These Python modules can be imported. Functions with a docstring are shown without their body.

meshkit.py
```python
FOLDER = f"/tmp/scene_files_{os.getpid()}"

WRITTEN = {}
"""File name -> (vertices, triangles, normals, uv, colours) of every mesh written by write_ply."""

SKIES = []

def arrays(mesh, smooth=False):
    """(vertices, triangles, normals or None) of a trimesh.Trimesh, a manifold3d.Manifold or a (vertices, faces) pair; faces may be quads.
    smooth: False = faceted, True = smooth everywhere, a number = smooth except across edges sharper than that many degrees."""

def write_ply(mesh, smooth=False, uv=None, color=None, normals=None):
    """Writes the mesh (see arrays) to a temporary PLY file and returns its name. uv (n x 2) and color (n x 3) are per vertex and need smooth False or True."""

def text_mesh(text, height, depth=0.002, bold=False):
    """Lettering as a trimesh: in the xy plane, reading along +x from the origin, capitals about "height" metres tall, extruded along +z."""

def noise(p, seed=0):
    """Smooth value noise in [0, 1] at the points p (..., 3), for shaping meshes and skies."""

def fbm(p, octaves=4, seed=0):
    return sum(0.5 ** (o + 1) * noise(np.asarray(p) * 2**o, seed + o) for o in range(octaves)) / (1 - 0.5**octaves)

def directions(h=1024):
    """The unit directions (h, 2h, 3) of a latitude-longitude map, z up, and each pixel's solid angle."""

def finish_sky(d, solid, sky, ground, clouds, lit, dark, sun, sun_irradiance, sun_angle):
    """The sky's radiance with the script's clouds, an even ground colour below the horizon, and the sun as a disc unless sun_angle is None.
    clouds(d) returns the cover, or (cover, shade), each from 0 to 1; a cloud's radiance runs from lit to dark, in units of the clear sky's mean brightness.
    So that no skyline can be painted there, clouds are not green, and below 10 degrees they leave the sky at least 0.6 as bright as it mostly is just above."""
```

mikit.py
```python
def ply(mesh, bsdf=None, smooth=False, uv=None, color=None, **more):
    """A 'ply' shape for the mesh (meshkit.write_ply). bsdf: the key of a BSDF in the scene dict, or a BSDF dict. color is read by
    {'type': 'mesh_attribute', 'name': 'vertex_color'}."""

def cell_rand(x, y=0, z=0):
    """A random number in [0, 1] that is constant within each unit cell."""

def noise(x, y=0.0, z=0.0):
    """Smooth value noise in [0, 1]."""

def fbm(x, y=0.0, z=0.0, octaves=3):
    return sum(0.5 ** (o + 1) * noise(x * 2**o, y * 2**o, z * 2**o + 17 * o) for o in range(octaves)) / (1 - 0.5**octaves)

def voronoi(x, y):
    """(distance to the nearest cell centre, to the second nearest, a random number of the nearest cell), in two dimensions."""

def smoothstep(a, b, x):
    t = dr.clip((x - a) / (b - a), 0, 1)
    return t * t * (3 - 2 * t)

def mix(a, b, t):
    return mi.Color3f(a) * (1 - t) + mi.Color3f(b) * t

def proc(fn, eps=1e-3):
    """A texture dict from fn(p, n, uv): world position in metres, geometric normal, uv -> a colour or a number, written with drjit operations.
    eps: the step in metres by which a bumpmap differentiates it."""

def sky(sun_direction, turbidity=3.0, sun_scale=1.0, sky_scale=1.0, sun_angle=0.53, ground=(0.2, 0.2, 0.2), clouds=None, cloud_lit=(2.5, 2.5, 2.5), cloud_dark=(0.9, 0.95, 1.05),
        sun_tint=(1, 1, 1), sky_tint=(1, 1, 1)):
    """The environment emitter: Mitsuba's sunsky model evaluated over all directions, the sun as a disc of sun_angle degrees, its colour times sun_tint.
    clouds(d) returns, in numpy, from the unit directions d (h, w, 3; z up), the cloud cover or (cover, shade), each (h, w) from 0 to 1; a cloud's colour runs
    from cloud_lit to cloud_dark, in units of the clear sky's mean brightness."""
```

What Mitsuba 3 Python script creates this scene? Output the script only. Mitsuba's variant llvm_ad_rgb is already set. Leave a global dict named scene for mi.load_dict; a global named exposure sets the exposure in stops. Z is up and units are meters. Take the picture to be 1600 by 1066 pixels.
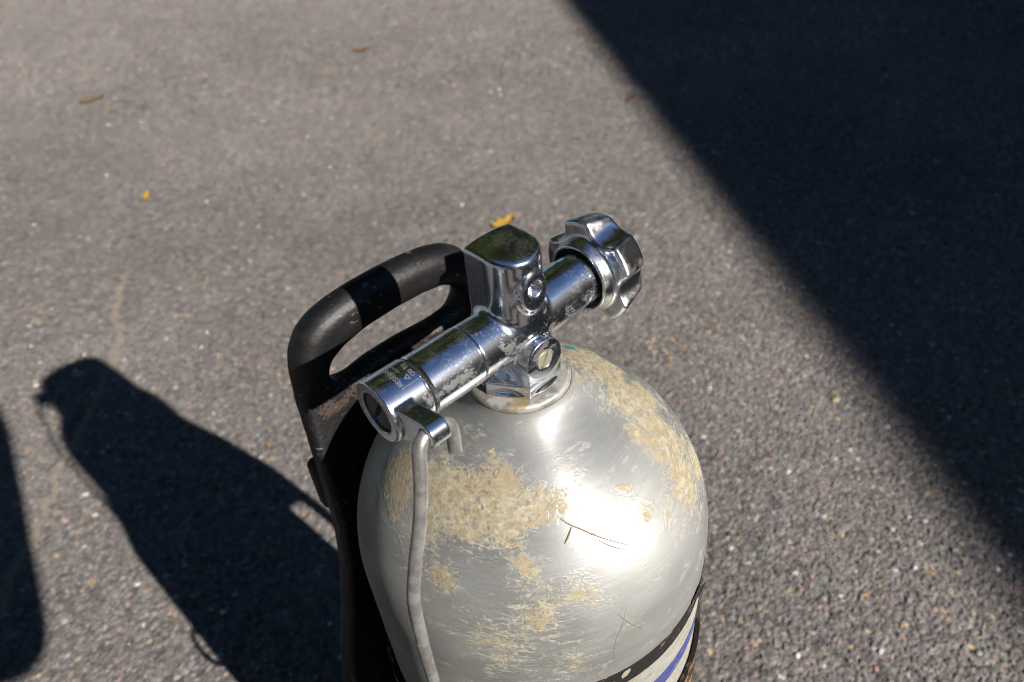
import math, random
import numpy as np, trimesh, manifold3d as m3, drjit as dr, mitsuba as mi
from scipy.spatial import cKDTree
from shapely.geometry import Polygon
import mikit, meshkit
from mikit import proc, noise, fbm, voronoi, cell_rand, smoothstep, mix

T4 = mi.ScalarTransform4f
scene, labels = {'type': 'scene'}, {}

# ------------------------------------------------------------------ camera, sky, exposure
R = 0.09                    # radius of the cylinder, metres
BASE = 6.76 * R             # height of the middle of the dome above the ground
PITCH, ROLL = 0.6925, -0.0979
EYE = np.array([-0.0016, -0.2418, BASE + 0.3163])
fw = np.array([0.0, math.cos(PITCH), -math.sin(PITCH)])
r0 = np.array([1.0, 0, 0]); u0 = np.cross(r0, fw)
UP = -r0 * math.sin(ROLL) + u0 * math.cos(ROLL)
scene['camera'] = {'type': 'thinlens', 'fov': 2 * math.degrees(math.atan(800 / 1150)), 'fov_axis': 'x',
                   'aperture_radius': 0.00125, 'focus_distance': 0.335, 'near_clip': 0.005, 'far_clip': 600.0,
                   'to_world': T4().look_at(origin=EYE.tolist(), target=(EYE + fw).tolist(), up=UP.tolist())}
SUN_AZ, SUN_EL = math.radians(-45.2), math.radians(30.7)
SUN = [math.cos(SUN_AZ) * math.cos(SUN_EL), math.sin(SUN_AZ) * math.cos(SUN_EL), math.sin(SUN_EL)]
scene['sky'] = mikit.sky(SUN, turbidity=2.0, sun_scale=1.0, sky_scale=0.41, sky_tint=(0.86, 0.97, 1.18), sun_tint=(0.90, 1.05, 1.42), ground=(0.12, 0.12, 0.12))
exposure = 2.85

# ------------------------------------------------------------------ helpers
AZ = math.radians(39.5)     # azimuth of the valve's cross tube
TV = np.array([math.cos(AZ), math.sin(AZ), 0]); NV = np.array([-math.sin(AZ), math.cos(AZ), 0])


def W(q):
    """(along the tube, towards the carrying pack, up) in cylinder radii -> metres in the world."""
    q = np.atleast_2d(np.asarray(q, float))
    return (q[:, :1] * TV + q[:, 1:2] * NV) * R + np.c_[0 * q[:, :2], q[:, 2:] * R + BASE]


def put(key, mesh, bsdf, smooth=False, label=None, cat=None, group=None, kind=None, uv=None, color=None, **more):
    if key in scene:
        k = 1
        while f'{key}_{k:03d}' in scene:
            k += 1
        key = f'{key}_{k:03d}'
    scene[key] = mikit.ply(mesh, bsdf, smooth=smooth, uv=uv, color=color, **more)
    note(key, label, cat, group, kind)
    return key


def note(key, label=None, cat=None, group=None, kind=None):
    d = {k: v for k, v in (('label', label), ('category', cat), ('group', group), ('kind', kind)) if v}
    if d:
        labels[key] = d


def grid_quads(nu, nv, wrap=False):
    i, j = np.meshgrid(np.arange(nu if wrap else nu - 1), np.arange(nv - 1), indexing='ij')
    a, b = i * nv + j, ((i + 1) % nu) * nv + j
    return np.stack([a, b, b + 1, a + 1], -1).reshape(-1, 4)


def lathe(profile, seg=128, close=True):
    """Profile (r, z) revolved about z: local mesh with the same units."""
    p = np.asarray(profile, float)
    ang = np.arange(seg) * 2 * np.pi / seg
    v = np.stack([np.outer(np.cos(ang), p[:, 0]), np.outer(np.sin(ang), p[:, 0]), np.tile(p[:, 1], (seg, 1))], -1).reshape(-1, 3)
    return v, grid_quads(seg, len(p), True)


def lathe_t(profile, seg=96):
    """Profile (r, t) revolved about the valve's cross tube (height ZT)."""
    v, f = lathe(profile, seg)
    return W(np.c_[v[:, 2], v[:, 0], v[:, 1] + ZT]), f[:, ::1]


def tube(path, rad, seg=14, caps=True):
    p = np.asarray(path, float)
    rad = np.broadcast_to(rad, (len(p),))
    t = np.gradient(p, axis=0); t /= np.linalg.norm(t, axis=1, keepdims=True)
    a = np.cross(t[0], [0.31, 0.2, 0.93]); a /= np.linalg.norm(a)
    rows = []
    for k in range(len(p)):
        a = a - t[k] * (a @ t[k]); a /= np.linalg.norm(a)
        b = np.cross(t[k], a)
        th = np.arange(seg) * 2 * np.pi / seg
        rows.append(p[k] + rad[k] * (np.cos(th)[:, None] * a + np.sin(th)[:, None] * b))
    v = np.concatenate(rows); n = len(p)
    f = []
    for k in range(n - 1):
        for j in range(seg):
            f.append([k * seg + j, k * seg + (j + 1) % seg, (k + 1) * seg + (j + 1) % seg, (k + 1) * seg + j])
    f = np.array(f); f = np.vstack([f[:, [0, 1, 2]], f[:, [0, 2, 3]]])
    if caps:
        c0 = [[0, j + 1, j] for j in range(1, seg - 1)]
        o = (n - 1) * seg
        c1 = [[o, o + j, o + j + 1] for j in range(1, seg - 1)]
        f = np.vstack([f, c0, c1])
    return v, f


def smooth_path(pts, n=8):
    """Catmull-Rom through the points."""
    p = np.asarray(pts, float); p = np.vstack([2 * p[0] - p[1], p, 2 * p[-1] - p[-2]])
    out = []
    for i in range(1, len(p) - 2):
        for s in np.arange(n) / n:
            a, b, c, d = p[i - 1], p[i], p[i + 1], p[i + 2]
            out.append(0.5 * (2 * b + (c - a) * s + (2 * a - 5 * b + 4 * c - d) * s * s + (3 * b - a - 3 * c + d) * s ** 3))
    return np.array(out + [p[-2]])


def surface_nets(fn, lo, hi, step):
    """Mesh of fn = 0 (fn < 0 inside), fn of an (n, 3) array; vertices pulled onto the surface."""
    lo, hi = np.asarray(lo, float), np.asarray(hi, float)
    n = np.ceil((hi - lo) / step).astype(int) + 1
    ax = [lo[k] + step * np.arange(n[k]) for k in range(3)]
    V = np.empty(n)
    yz = np.stack(np.meshgrid(ax[1], ax[2], indexing='ij'), -1).reshape(-1, 2)
    for c in range(0, n[0], 24):
        xs = ax[0][c:c + 24]
        P = np.c_[np.repeat(xs, len(yz)), np.tile(yz, (len(xs), 1))]
        V[c:c + 24] = fn(P).reshape(len(xs), n[1], n[2])
    inside = V < 0
    acc = np.zeros(tuple(n - 1) + (3,)); cnt = np.zeros(tuple(n - 1))
    for k in range(3):
        sl0 = [slice(None)] * 3; sl1 = [slice(None)] * 3
        sl0[k], sl1[k] = slice(0, -1), slice(1, None)
        a, b = V[tuple(sl0)], V[tuple(sl1)]
        cr = np.argwhere(inside[tuple(sl0)] != inside[tuple(sl1)])
        va, vb = a[tuple(cr.T)], b[tuple(cr.T)]
        pos = cr.astype(float); pos[:, k] += va / (va - vb)
        o1, o2 = [x for x in range(3) if x != k]
        for d1 in (0, 1):
            for d2 in (0, 1):
                cell = cr.copy(); cell[:, o1] -= d1; cell[:, o2] -= d2
                ok = ((cell >= 0) & (cell < n - 1)).all(1)
                np.add.at(acc, tuple(cell[ok].T), pos[ok]); np.add.at(cnt, tuple(cell[ok].T), 1)
    used = cnt > 0
    idx = -np.ones(cnt.shape, int); idx[used] = np.arange(used.sum())
    v = lo + step * acc[used] / cnt[used][:, None]
    quads = []
    for k in range(3):
        sl0 = [slice(None)] * 3; sl1 = [slice(None)] * 3
        sl0[k], sl1[k] = slice(0, -1), slice(1, None)
        A = inside[tuple(sl0)]; B = inside[tuple(sl1)]
        cr = np.argwhere(A != B)
        o1, o2 = (k + 1) % 3, (k + 2) % 3
        ok = (cr[:, o1] > 0) & (cr[:, o2] > 0) & (cr[:, o1] < n[o1] - 1) & (cr[:, o2] < n[o2] - 1)
        cr = cr[ok]; flip = B[tuple(cr.T)]
        q = []
        for d1, d2 in ((1, 1), (0, 1), (0, 0), (1, 0)):
            c = cr.copy(); c[:, o1] -= d1; c[:, o2] -= d2
            q.append(idx[tuple(c.T)])
        q = np.stack(q, -1); q[flip] = q[flip][:, ::-1]
        quads.append(q)
    f = np.concatenate(quads)
    e = step * 0.2
    for _ in range(3):
        g = np.stack([(fn(v + d) - fn(v - d)) / (2 * e) for d in np.eye(3) * e], -1)
        gg = np.maximum((g * g).sum(1, keepdims=True), 0.05)
        mv = -fn(v)[:, None] * g / gg
        l = np.linalg.norm(mv, axis=1, keepdims=True)
        v = v + mv * np.minimum(1, 0.4 * step / np.maximum(l, 1e-12))
    return v, f


def smin(a, b, k):
    h = np.clip(0.5 + 0.5 * (b - a) / k, 0, 1)
    return b * (1 - h) + a * h - k * h * (1 - h)


def smax(a, b, k):
    return -smin(-a, -b, k)


def box_sdf(p, c, half, rnd=0.0):
    q = np.abs(p - np.asarray(c)) - np.asarray(half) + rnd
    return np.linalg.norm(np.maximum(q, 0), axis=-1) + np.minimum(q.max(-1), 0) - rnd


def cyl_sdf(p, axis, c, rad, a0, a1, rnd=0.0):
    o = [k for k in range(3) if k != axis]
    d = np.hypot(p[:, o[0]] - c[o[0]], p[:, o[1]] - c[o[1]]) - rad + rnd
    s = np.abs(p[:, axis] - (a0 + a1) / 2) - (a1 - a0) / 2 + rnd
    return np.minimum(np.maximum(d, s), 0) + np.hypot(np.maximum(d, 0), np.maximum(s, 0)) - rnd


def poly_sdf(px, py, poly):
    poly = np.asarray(poly, float); d2 = np.full(px.shape, 1e9); ins = np.zeros(px.shape, bool)
    for a, b in zip(poly, np.roll(poly, -1, 0)):
        e = b - a; wx, wy = px - a[0], py - a[1]
        s = np.clip((wx * e[0] + wy * e[1]) / (e @ e), 0, 1)
        d2 = np.minimum(d2, (wx - s * e[0]) ** 2 + (wy - s * e[1]) ** 2)
        ins ^= ((a[1] > py) != (b[1] > py)) & (px < e[0] * (py - a[1]) / (e[1] if e[1] else 1e-12) + a[0])
    return np.where(ins, -1, 1) * np.sqrt(d2)


def rgb(*c):
    return {'type': 'rgb', 'value': list(c)}


def mat(name, **d):
    scene['mat_' + name] = d
    return 'mat_' + name


def diffuse(name, *c):
    return mat(name, type='twosided', b={'type': 'diffuse', 'reflectance': rgb(*c)})


def principled(name, c, rough, **more):
    return mat(name, type='twosided', b={'type': 'principled', 'base_color': rgb(*c) if isinstance(c, tuple) else c, 'roughness': rough, **more})


# ------------------------------------------------------------------ materials
def local(p):
    """World point -> cylinder radii, centred on the dome."""
    return p.x / R, p.y / R, (p.z - BASE) / R


def worm(x, y, z, s):
    """Thin wandering lines: 1 on the zero crossings of a noise."""
    n = fbm(x * s, y * s, z * s, 3)
    return 1 - smoothstep(0.0, 0.05, dr.abs(n - 0.5))


# where the crusts of salt and corrosion lie on the shoulder: (direction x, y, z, angular size, stretch)
CRUST = [(-0.63, -0.30, 0.72, 0.17, 0.9), (-0.45, -0.45, 0.77, 0.20, 1.0), (-0.30, -0.52, 0.79, 0.20, 1.0), (-0.10, -0.575, 0.80, 0.18, 1.0), (0.04, -0.585, 0.80, 0.13, 0.85), (-0.52, -0.56, 0.64, 0.14, 0.8), (-0.12, -0.64, 0.75, 0.13, 0.8),
         (0.30, 0.30, 0.90, 0.20, 0.9), (0.45, 0.17, 0.87, 0.20, 1.0), (0.60, 0.03, 0.80, 0.20, 1.0), (0.68, -0.16, 0.71, 0.19, 1.0), (0.79, -0.32, 0.52, 0.17, 0.95), (0.48, 0.0, 0.87, 0.12, 0.8), (0.565, -0.23, 0.79, 0.11, 0.85), (0.88, -0.1, 0.45, 0.2, 0.8),
         (-0.45, -0.73, 0.52, 0.10, 0.7), (-0.06, -0.79, 0.61, 0.09, 0.6), (0.00, -0.91, 0.42, 0.15, 0.62), (0.16, -0.87, 0.47, 0.12, 0.55), (-0.19, -0.95, 0.24, 0.18, 0.6), (0.535, -0.563, 0.63, 0.07, 0.62), (0.45, -0.517, 0.73, 0.07, 0.6), (0.65, -0.54, 0.53, 0.09, 0.6),
         (-0.51, -0.01, 0.86, 0.13, 0.7), (-0.775, -0.31, 0.55, 0.10, 0.5), (-0.60, -0.66, 0.45, 0.14, 0.5), (0.05, -0.99, 0.1, 0.2, 0.5)]


def crust_amount(p):
    x, y, z = local(p)
    l = dr.rsqrt(x * x + y * y + dr.maximum(z, -0.4) * dr.maximum(z, -0.4) + 1e-6)
    ux, uy, uz = x * l, y * l, dr.maximum(z, -0.4) * l
    near = mi.Float(0)
    for a, b, c, s, k in CRUST:
        n = math.sqrt(a * a + b * b + c * c)
        d2 = (ux - a / n) ** 2 + (uy - b / n) ** 2 + (uz - c / n) ** 2
        near = dr.maximum(near, k * dr.exp(-d2 / (s * s) * 0.9))
    wx = x + 0.07 * (fbm(x * 14, y * 14, z * 14, 3) - 0.5)
    wz = z + 0.07 * (fbm(x * 14 + 31, y * 14, z * 14, 3) - 0.5)
    g = 0.42 * fbm(wx * 7, y * 7, wz * 10, 3) + 0.33 * fbm(wx * 26, y * 26, wz * 34, 3) + 0.25 * fbm(wx * 75, y * 75, wz * 90, 3)
    return near + 1.75 * (g - 0.5)


def crust_mask(p, n, uv):
    x, y, z = local(p)
    a = crust_amount(p)
    thin = 1 - smoothstep(0.45, 0.70, z)                      # low on the shoulder the crust lies in thin streaks
    body = smoothstep(0.44 + 0.05 * thin, 0.57 + 0.09 * thin, a)
    holes = 1 - 0.75 * smoothstep(0.56, 0.66, fbm(x * 48, y * 48, z * 48, 3)) * (1 - 0.5 * smoothstep(0.7, 1.0, a))
    wisps = worm(x, y, z * 1.6, 16.0) * smoothstep(0.16, 0.40, a) * smoothstep(0.42, 0.6, fbm(x * 9, y * 9, z * 9, 2))
    wisps += 0.8 * worm(x + 7, y, z * 1.8, 34.0) * smoothstep(0.20, 0.40, a)
    streak = worm(x + 3, y, z * 3.6, 11.0) * smoothstep(0.10, 0.36, a) * smoothstep(0.40, 0.55, fbm(x * 7 + 1, y * 7, z * 22, 3)) * (1 - smoothstep(0.55, 0.75, z))
    wisps += streak
    far = smoothstep(0.60, 0.68, fbm(x * 8 + 3, y * 8, z * 20, 4)) * smoothstep(0.48, 0.62, fbm(x * 44, y * 44, z * 110, 3)) * 0.5
    return dr.clip(dr.maximum(dr.maximum(body * holes * 0.9, wisps * 0.8), far), 0, 1) * dr.select(z > -0.14, 1.0, 0.25)


def crust_color(p, n, uv):
    x, y, z = local(p)
    g = fbm(x * 8, y * 8, z * 8, 3); k = fbm(x * 40 + 5, y * 40, z * 40, 3)
    f = fbm(x * 120, y * 120, z * 120, 2)
    c = mix((0.245, 0.208, 0.130), (0.315, 0.290, 0.215), smoothstep(0.35, 0.65, k))
    c = mix(c, (0.248, 0.136, 0.0496), smoothstep(0.52, 0.66, g) * smoothstep(0.42, 0.6, k) * 0.38)
    c = c * (0.72 + 0.56 * f)
    a = crust_amount(p)
    c = mix((0.31, 0.31, 0.285), c, smoothstep(0.30, 0.60, a + 0.3 * (k - 0.5)))
    paint = dr.exp(-((x - 0.29) ** 2 + (y - 0.40) ** 2 + (z - 0.87) ** 2) / 0.0018)
    return mix(c, (0.031, 0.155, 0.155), smoothstep(0.3, 0.5, paint + 0.4 * (k - 0.5)))


def brush_height(p, n, uv):
    x, y, z = local(p)
    ph = dr.atan2(y, x)
    return 1.0 * noise(ph * 9, z * 260) + 0.6 * noise(ph * 30 + 9, z * 520)


def crust_height(p, n, uv):
    x, y, z = local(p)
    return crust_mask(p, n, uv) * (0.3 + fbm(x * 90, y * 90, z * 90, 2))


def tank_tint(p, n, uv):
    x, y, z = local(p)
    ph = dr.atan2(y, x)
    s = noise(ph * 5, z * 90) * 0.5 + noise(ph * 16, z * 300) * 0.5
    return mix((0.30, 0.307, 0.302), (0.41, 0.422, 0.42), 0.3 * s + 0.7 * smoothstep(0.3, 0.7, fbm(x * 3, y * 3, z * 5, 3))) * (1 + 0.22 * smoothstep(0.72, 0.80, noise(ph * 3.2 + 0.15 * z, z * 620)))


def oxide_tint(p, n, uv):
    x, y, z = local(p)
    ph = dr.atan2(y, x)
    s = 0.18 * noise(ph * 7, z * 150) + 0.82 * fbm(x * 4, y * 4, z * 6, 4)
    return mix((0.275, 0.283, 0.268), (0.365, 0.374, 0.358), smoothstep(0.3, 0.7, s))


scene['mat_tank_oxide'] = {'type': 'diffuse', 'reflectance': proc(oxide_tint)}
scene['mat_tank_bright'] = {'type': 'roughconductor', 'material': 'none', 'distribution': 'ggx', 'alpha_u': 0.068, 'alpha_v': 0.17, 'specular_reflectance': proc(tank_tint)}
scene['mat_tank_satin'] = {'type': 'roughconductor', 'material': 'none', 'distribution': 'ggx', 'alpha_u': 0.33, 'alpha_v': 0.46, 'specular_reflectance': proc(tank_tint)}
scene['mat_tank_sheen'] = {'type': 'blendbsdf', 'weight': 0.60, 'b0': {'type': 'ref', 'id': 'mat_tank_bright'}, 'b1': {'type': 'ref', 'id': 'mat_tank_satin'}}
scene['mat_tank_metal'] = {'type': 'blendbsdf', 'weight': 0.28, 'b0': {'type': 'ref', 'id': 'mat_tank_sheen'}, 'b1': {'type': 'ref', 'id': 'mat_tank_oxide'}}
scene['mat_tank_crust'] = {'type': 'principled', 'base_color': proc(crust_color), 'roughness': 0.75, 'specular': 0.35}
scene['mat_tank'] = {'type': 'twosided', 'b': {'type': 'bumpmap', 'scale': 0.00012, 'arbitrary': proc(crust_height, eps=2e-4),
                     'bsdf': {'type': 'blendbsdf', 'weight': proc(crust_mask), 'b0': {'type': 'ref', 'id': 'mat_tank_metal'}, 'b1': {'type': 'ref', 'id': 'mat_tank_crust'}}}}


def pit_mask(p, n, uv):
    x, y, z = local(p)
    a = fbm(x * 9, y * 9, z * 9, 3)
    b = 0.62 * fbm(x * 120, y * 120, z * 120, 3) + 0.38 * fbm(x * 320, y * 320, z * 320, 2)
    t = x * float(TV[0]) + y * float(TV[1]); d = x * float(NV[0]) + y * float(NV[1])
    side = smoothstep(0.06, 0.11, -d) * (1 - smoothstep(0.0, 0.05, z - 1.415)) * smoothstep(0.0, 0.05, z - 1.28) * smoothstep(-0.68, -0.64, t)     # salt lies along the front of the tube and the wheel's rim
    g = b + 0.16 * (smoothstep(0.5, 0.68, a) - 1.15) + 0.30 * side * smoothstep(0.36, 0.6, fbm(x * 24, y * 24, z * 24, 3))
    return dr.clip(smoothstep(0.545, 0.66, g) * 0.62 + 0.015 + 0.13 * smoothstep(0.48, 0.70, 0.6 * fbm(x * 17, y * 17, z * 17, 3) + 0.4 * fbm(x * 90, y * 90, z * 90, 2)), 0, 1)


scene['mat_chrome_clean'] = {'type': 'roughconductor', 'material': 'none', 'distribution': 'ggx', 'alpha': 0.03, 'specular_reflectance': rgb(0.74, 0.79, 0.87)}
scene['mat_chrome_pit'] = {'type': 'principled', 'base_color': rgb(0.29, 0.295, 0.30), 'roughness': 0.45, 'metallic': 0.6}
scene['mat_chrome'] = {'type': 'twosided', 'b': {'type': 'blendbsdf', 'weight': proc(pit_mask), 'b0': {'type': 'ref', 'id': 'mat_chrome_clean'}, 'b1': {'type': 'ref', 'id': 'mat_chrome_pit'}}}


def worn_mask(p, n, uv):
    x, y, z = local(p)
    return dr.clip(0.10 + 0.85 * smoothstep(0.46, 0.62, fbm(x * 10, y * 10, z * 10, 4)), 0, 1)


scene['mat_chrome_worn_metal'] = {'type': 'roughconductor', 'material': 'none', 'distribution': 'ggx', 'alpha': 0.16, 'specular_reflectance': rgb(0.70, 0.70, 0.69)}
scene['mat_chrome_worn'] = {'type': 'twosided', 'b': {'type': 'blendbsdf', 'weight': proc(worn_mask), 'b0': {'type': 'ref', 'id': 'mat_chrome_clean'}, 'b1': {'type': 'ref', 'id': 'mat_chrome_worn_metal'}}}


def neck_color(p, n, uv):
    x, y, z = local(p)
    k = fbm(x * 16, y * 16, z * 16, 4)
    return mix(mix((0.216, 0.209, 0.187), (0.396, 0.389, 0.36), smoothstep(0.4, 0.6, k)), (0.331, 0.266, 0.158), smoothstep(0.56, 0.66, fbm(x * 9 + 4, y * 9, z * 9, 3)))


principled('neck', proc(neck_color), 0.5, metallic=0.5)
principled('slot_brass', (0.302, 0.288, 0.216), 0.45, metallic=0.5)
principled('dark_slug', (0.10, 0.10, 0.095), 0.5, metallic=0.4)


def rod_color(p, n, uv):
    x, y, z = local(p)
    k = fbm(x * 22, y * 22, z * 14, 3)
    return mix((0.30, 0.298, 0.290), (0.43, 0.427, 0.418), smoothstep(0.35, 0.65, k)) * (0.85 + 0.3 * fbm(x * 90, y * 90, z * 90, 2))


principled('rod', proc(rod_color), 0.38, metallic=0.75)


def plastic_color(p, n, uv):
    x, y, z = local(p)
    nick = smoothstep(0.70, 0.74, fbm(x * 18 + y * 6, y * 18, z * 40, 3)) * smoothstep(0.5, 0.62, fbm(x * 4, y * 4, z * 4, 2))
    rub = smoothstep(0.5, 0.75, fbm(x * 13, y * 13, z * 13, 4))
    t = x * float(TV[0]) + y * float(TV[1]); d = x * float(NV[0]) + y * float(NV[1])
    ledge = smoothstep(0.86, 0.9, d) * (1 - smoothstep(1.10, 1.2, d)) * smoothstep(0.44, 0.50, z) * (1 - smoothstep(0.66, 0.74, z))
    dirt = ledge * smoothstep(0.52, 0.60, 0.6 * fbm(x * 8 + 2, y * 8, z * 8, 4) + 0.4 * fbm(x * 60, y * 60, z * 60, 2))
    c = mix((0.00432, 0.00432, 0.0049), (0.00936, 0.00936, 0.0101), rub)
    c = mix(c, (0.173, 0.158, 0.137), nick * 0.8)
    return mix(c, (0.0504, 0.036, 0.0288), dirt * 0.8)


def plastic_height(p, n, uv):
    x, y, z = local(p)
    return fbm(x * 60, y * 60, z * 60, 3)


scene['mat_plastic'] = {'type': 'twosided', 'b': {'type': 'bumpmap', 'scale': 0.00015, 'arbitrary': proc(plastic_height, eps=3e-4),
                        'bsdf': {'type': 'principled', 'base_color': proc(plastic_color), 'roughness': 0.52, 'specular': 0.42}}}
principled('rubber', (0.02, 0.02, 0.02), 0.7)


def wear(base, under, lo, seed):
    def fn(p, n, uv):
        x, y, z = local(p)
        ph = dr.atan2(y, x)
        s = smoothstep(lo, lo + 0.06, fbm(ph * 14 + seed, z * 30, 0.0, 4))
        g = fbm(x * 20 + seed, y * 20, z * 20, 3)
        return mix(mi.Color3f(*base) * (0.8 + 0.4 * g), under, s * 0.8)
    return proc(fn)


principled('tape_black', wear((0.00952, 0.00884, 0.00816), (0.136, 0.122, 0.102), 0.68, 3.0), 0.45)
principled('tape_white', wear((0.231, 0.231, 0.211), (0.204, 0.17, 0.109), 0.66, 8.0), 0.4)
principled('tape_blue', wear((0.0374, 0.0462, 0.156), (0.17, 0.17, 0.184), 0.72, 5.0), 0.4)


def strap_color(p, n, uv):
    x, y, z = local(p)
    return mix((0.014, 0.0119, 0.0105), (0.224, 0.126, 0.056), smoothstep(0.52, 0.66, fbm(x * 18, y * 18, z * 18, 4)))


principled('strap', proc(strap_color), 0.6)
principled('engraving', (0.16, 0.163, 0.17), 0.55)
principled('soot', (0.006, 0.006, 0.006), 0.8)  # plain near-black for the sleeves set inside the valve's joints

# ------------------------------------------------------------------ the ground: one sheet of worn asphalt, every stone of it in relief
rng = np.random.default_rng(11)
CRACK = np.array([(-0.905, 1.255), (-0.891, 1.203), (-0.87, 1.097), (-0.828, 1.039), (-0.822, 0.99), (-0.811, 0.942), (-0.816, 0.913), (-0.807, 0.794), (-0.804, 0.712),
                  (-0.803, 0.652), (-0.796, 0.608), (-0.786, 0.548), (-0.792, 0.47), (-0.789, 0.419), (-0.781, 0.382), (-0.77, 0.2)])


def asphalt_points(x0, x1, y0, y1, cell):
    nx, ny = int((x1 - x0) / cell) + 1, int((y1 - y0) / cell) + 1
    g = np.stack(np.meshgrid(np.arange(nx), np.arange(ny), indexing='ij'), -1).reshape(-1, 2).astype(float)
    return np.array([x0, y0]) + (g + rng.uniform(-0.05, 1.05, g.shape)) * cell


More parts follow.
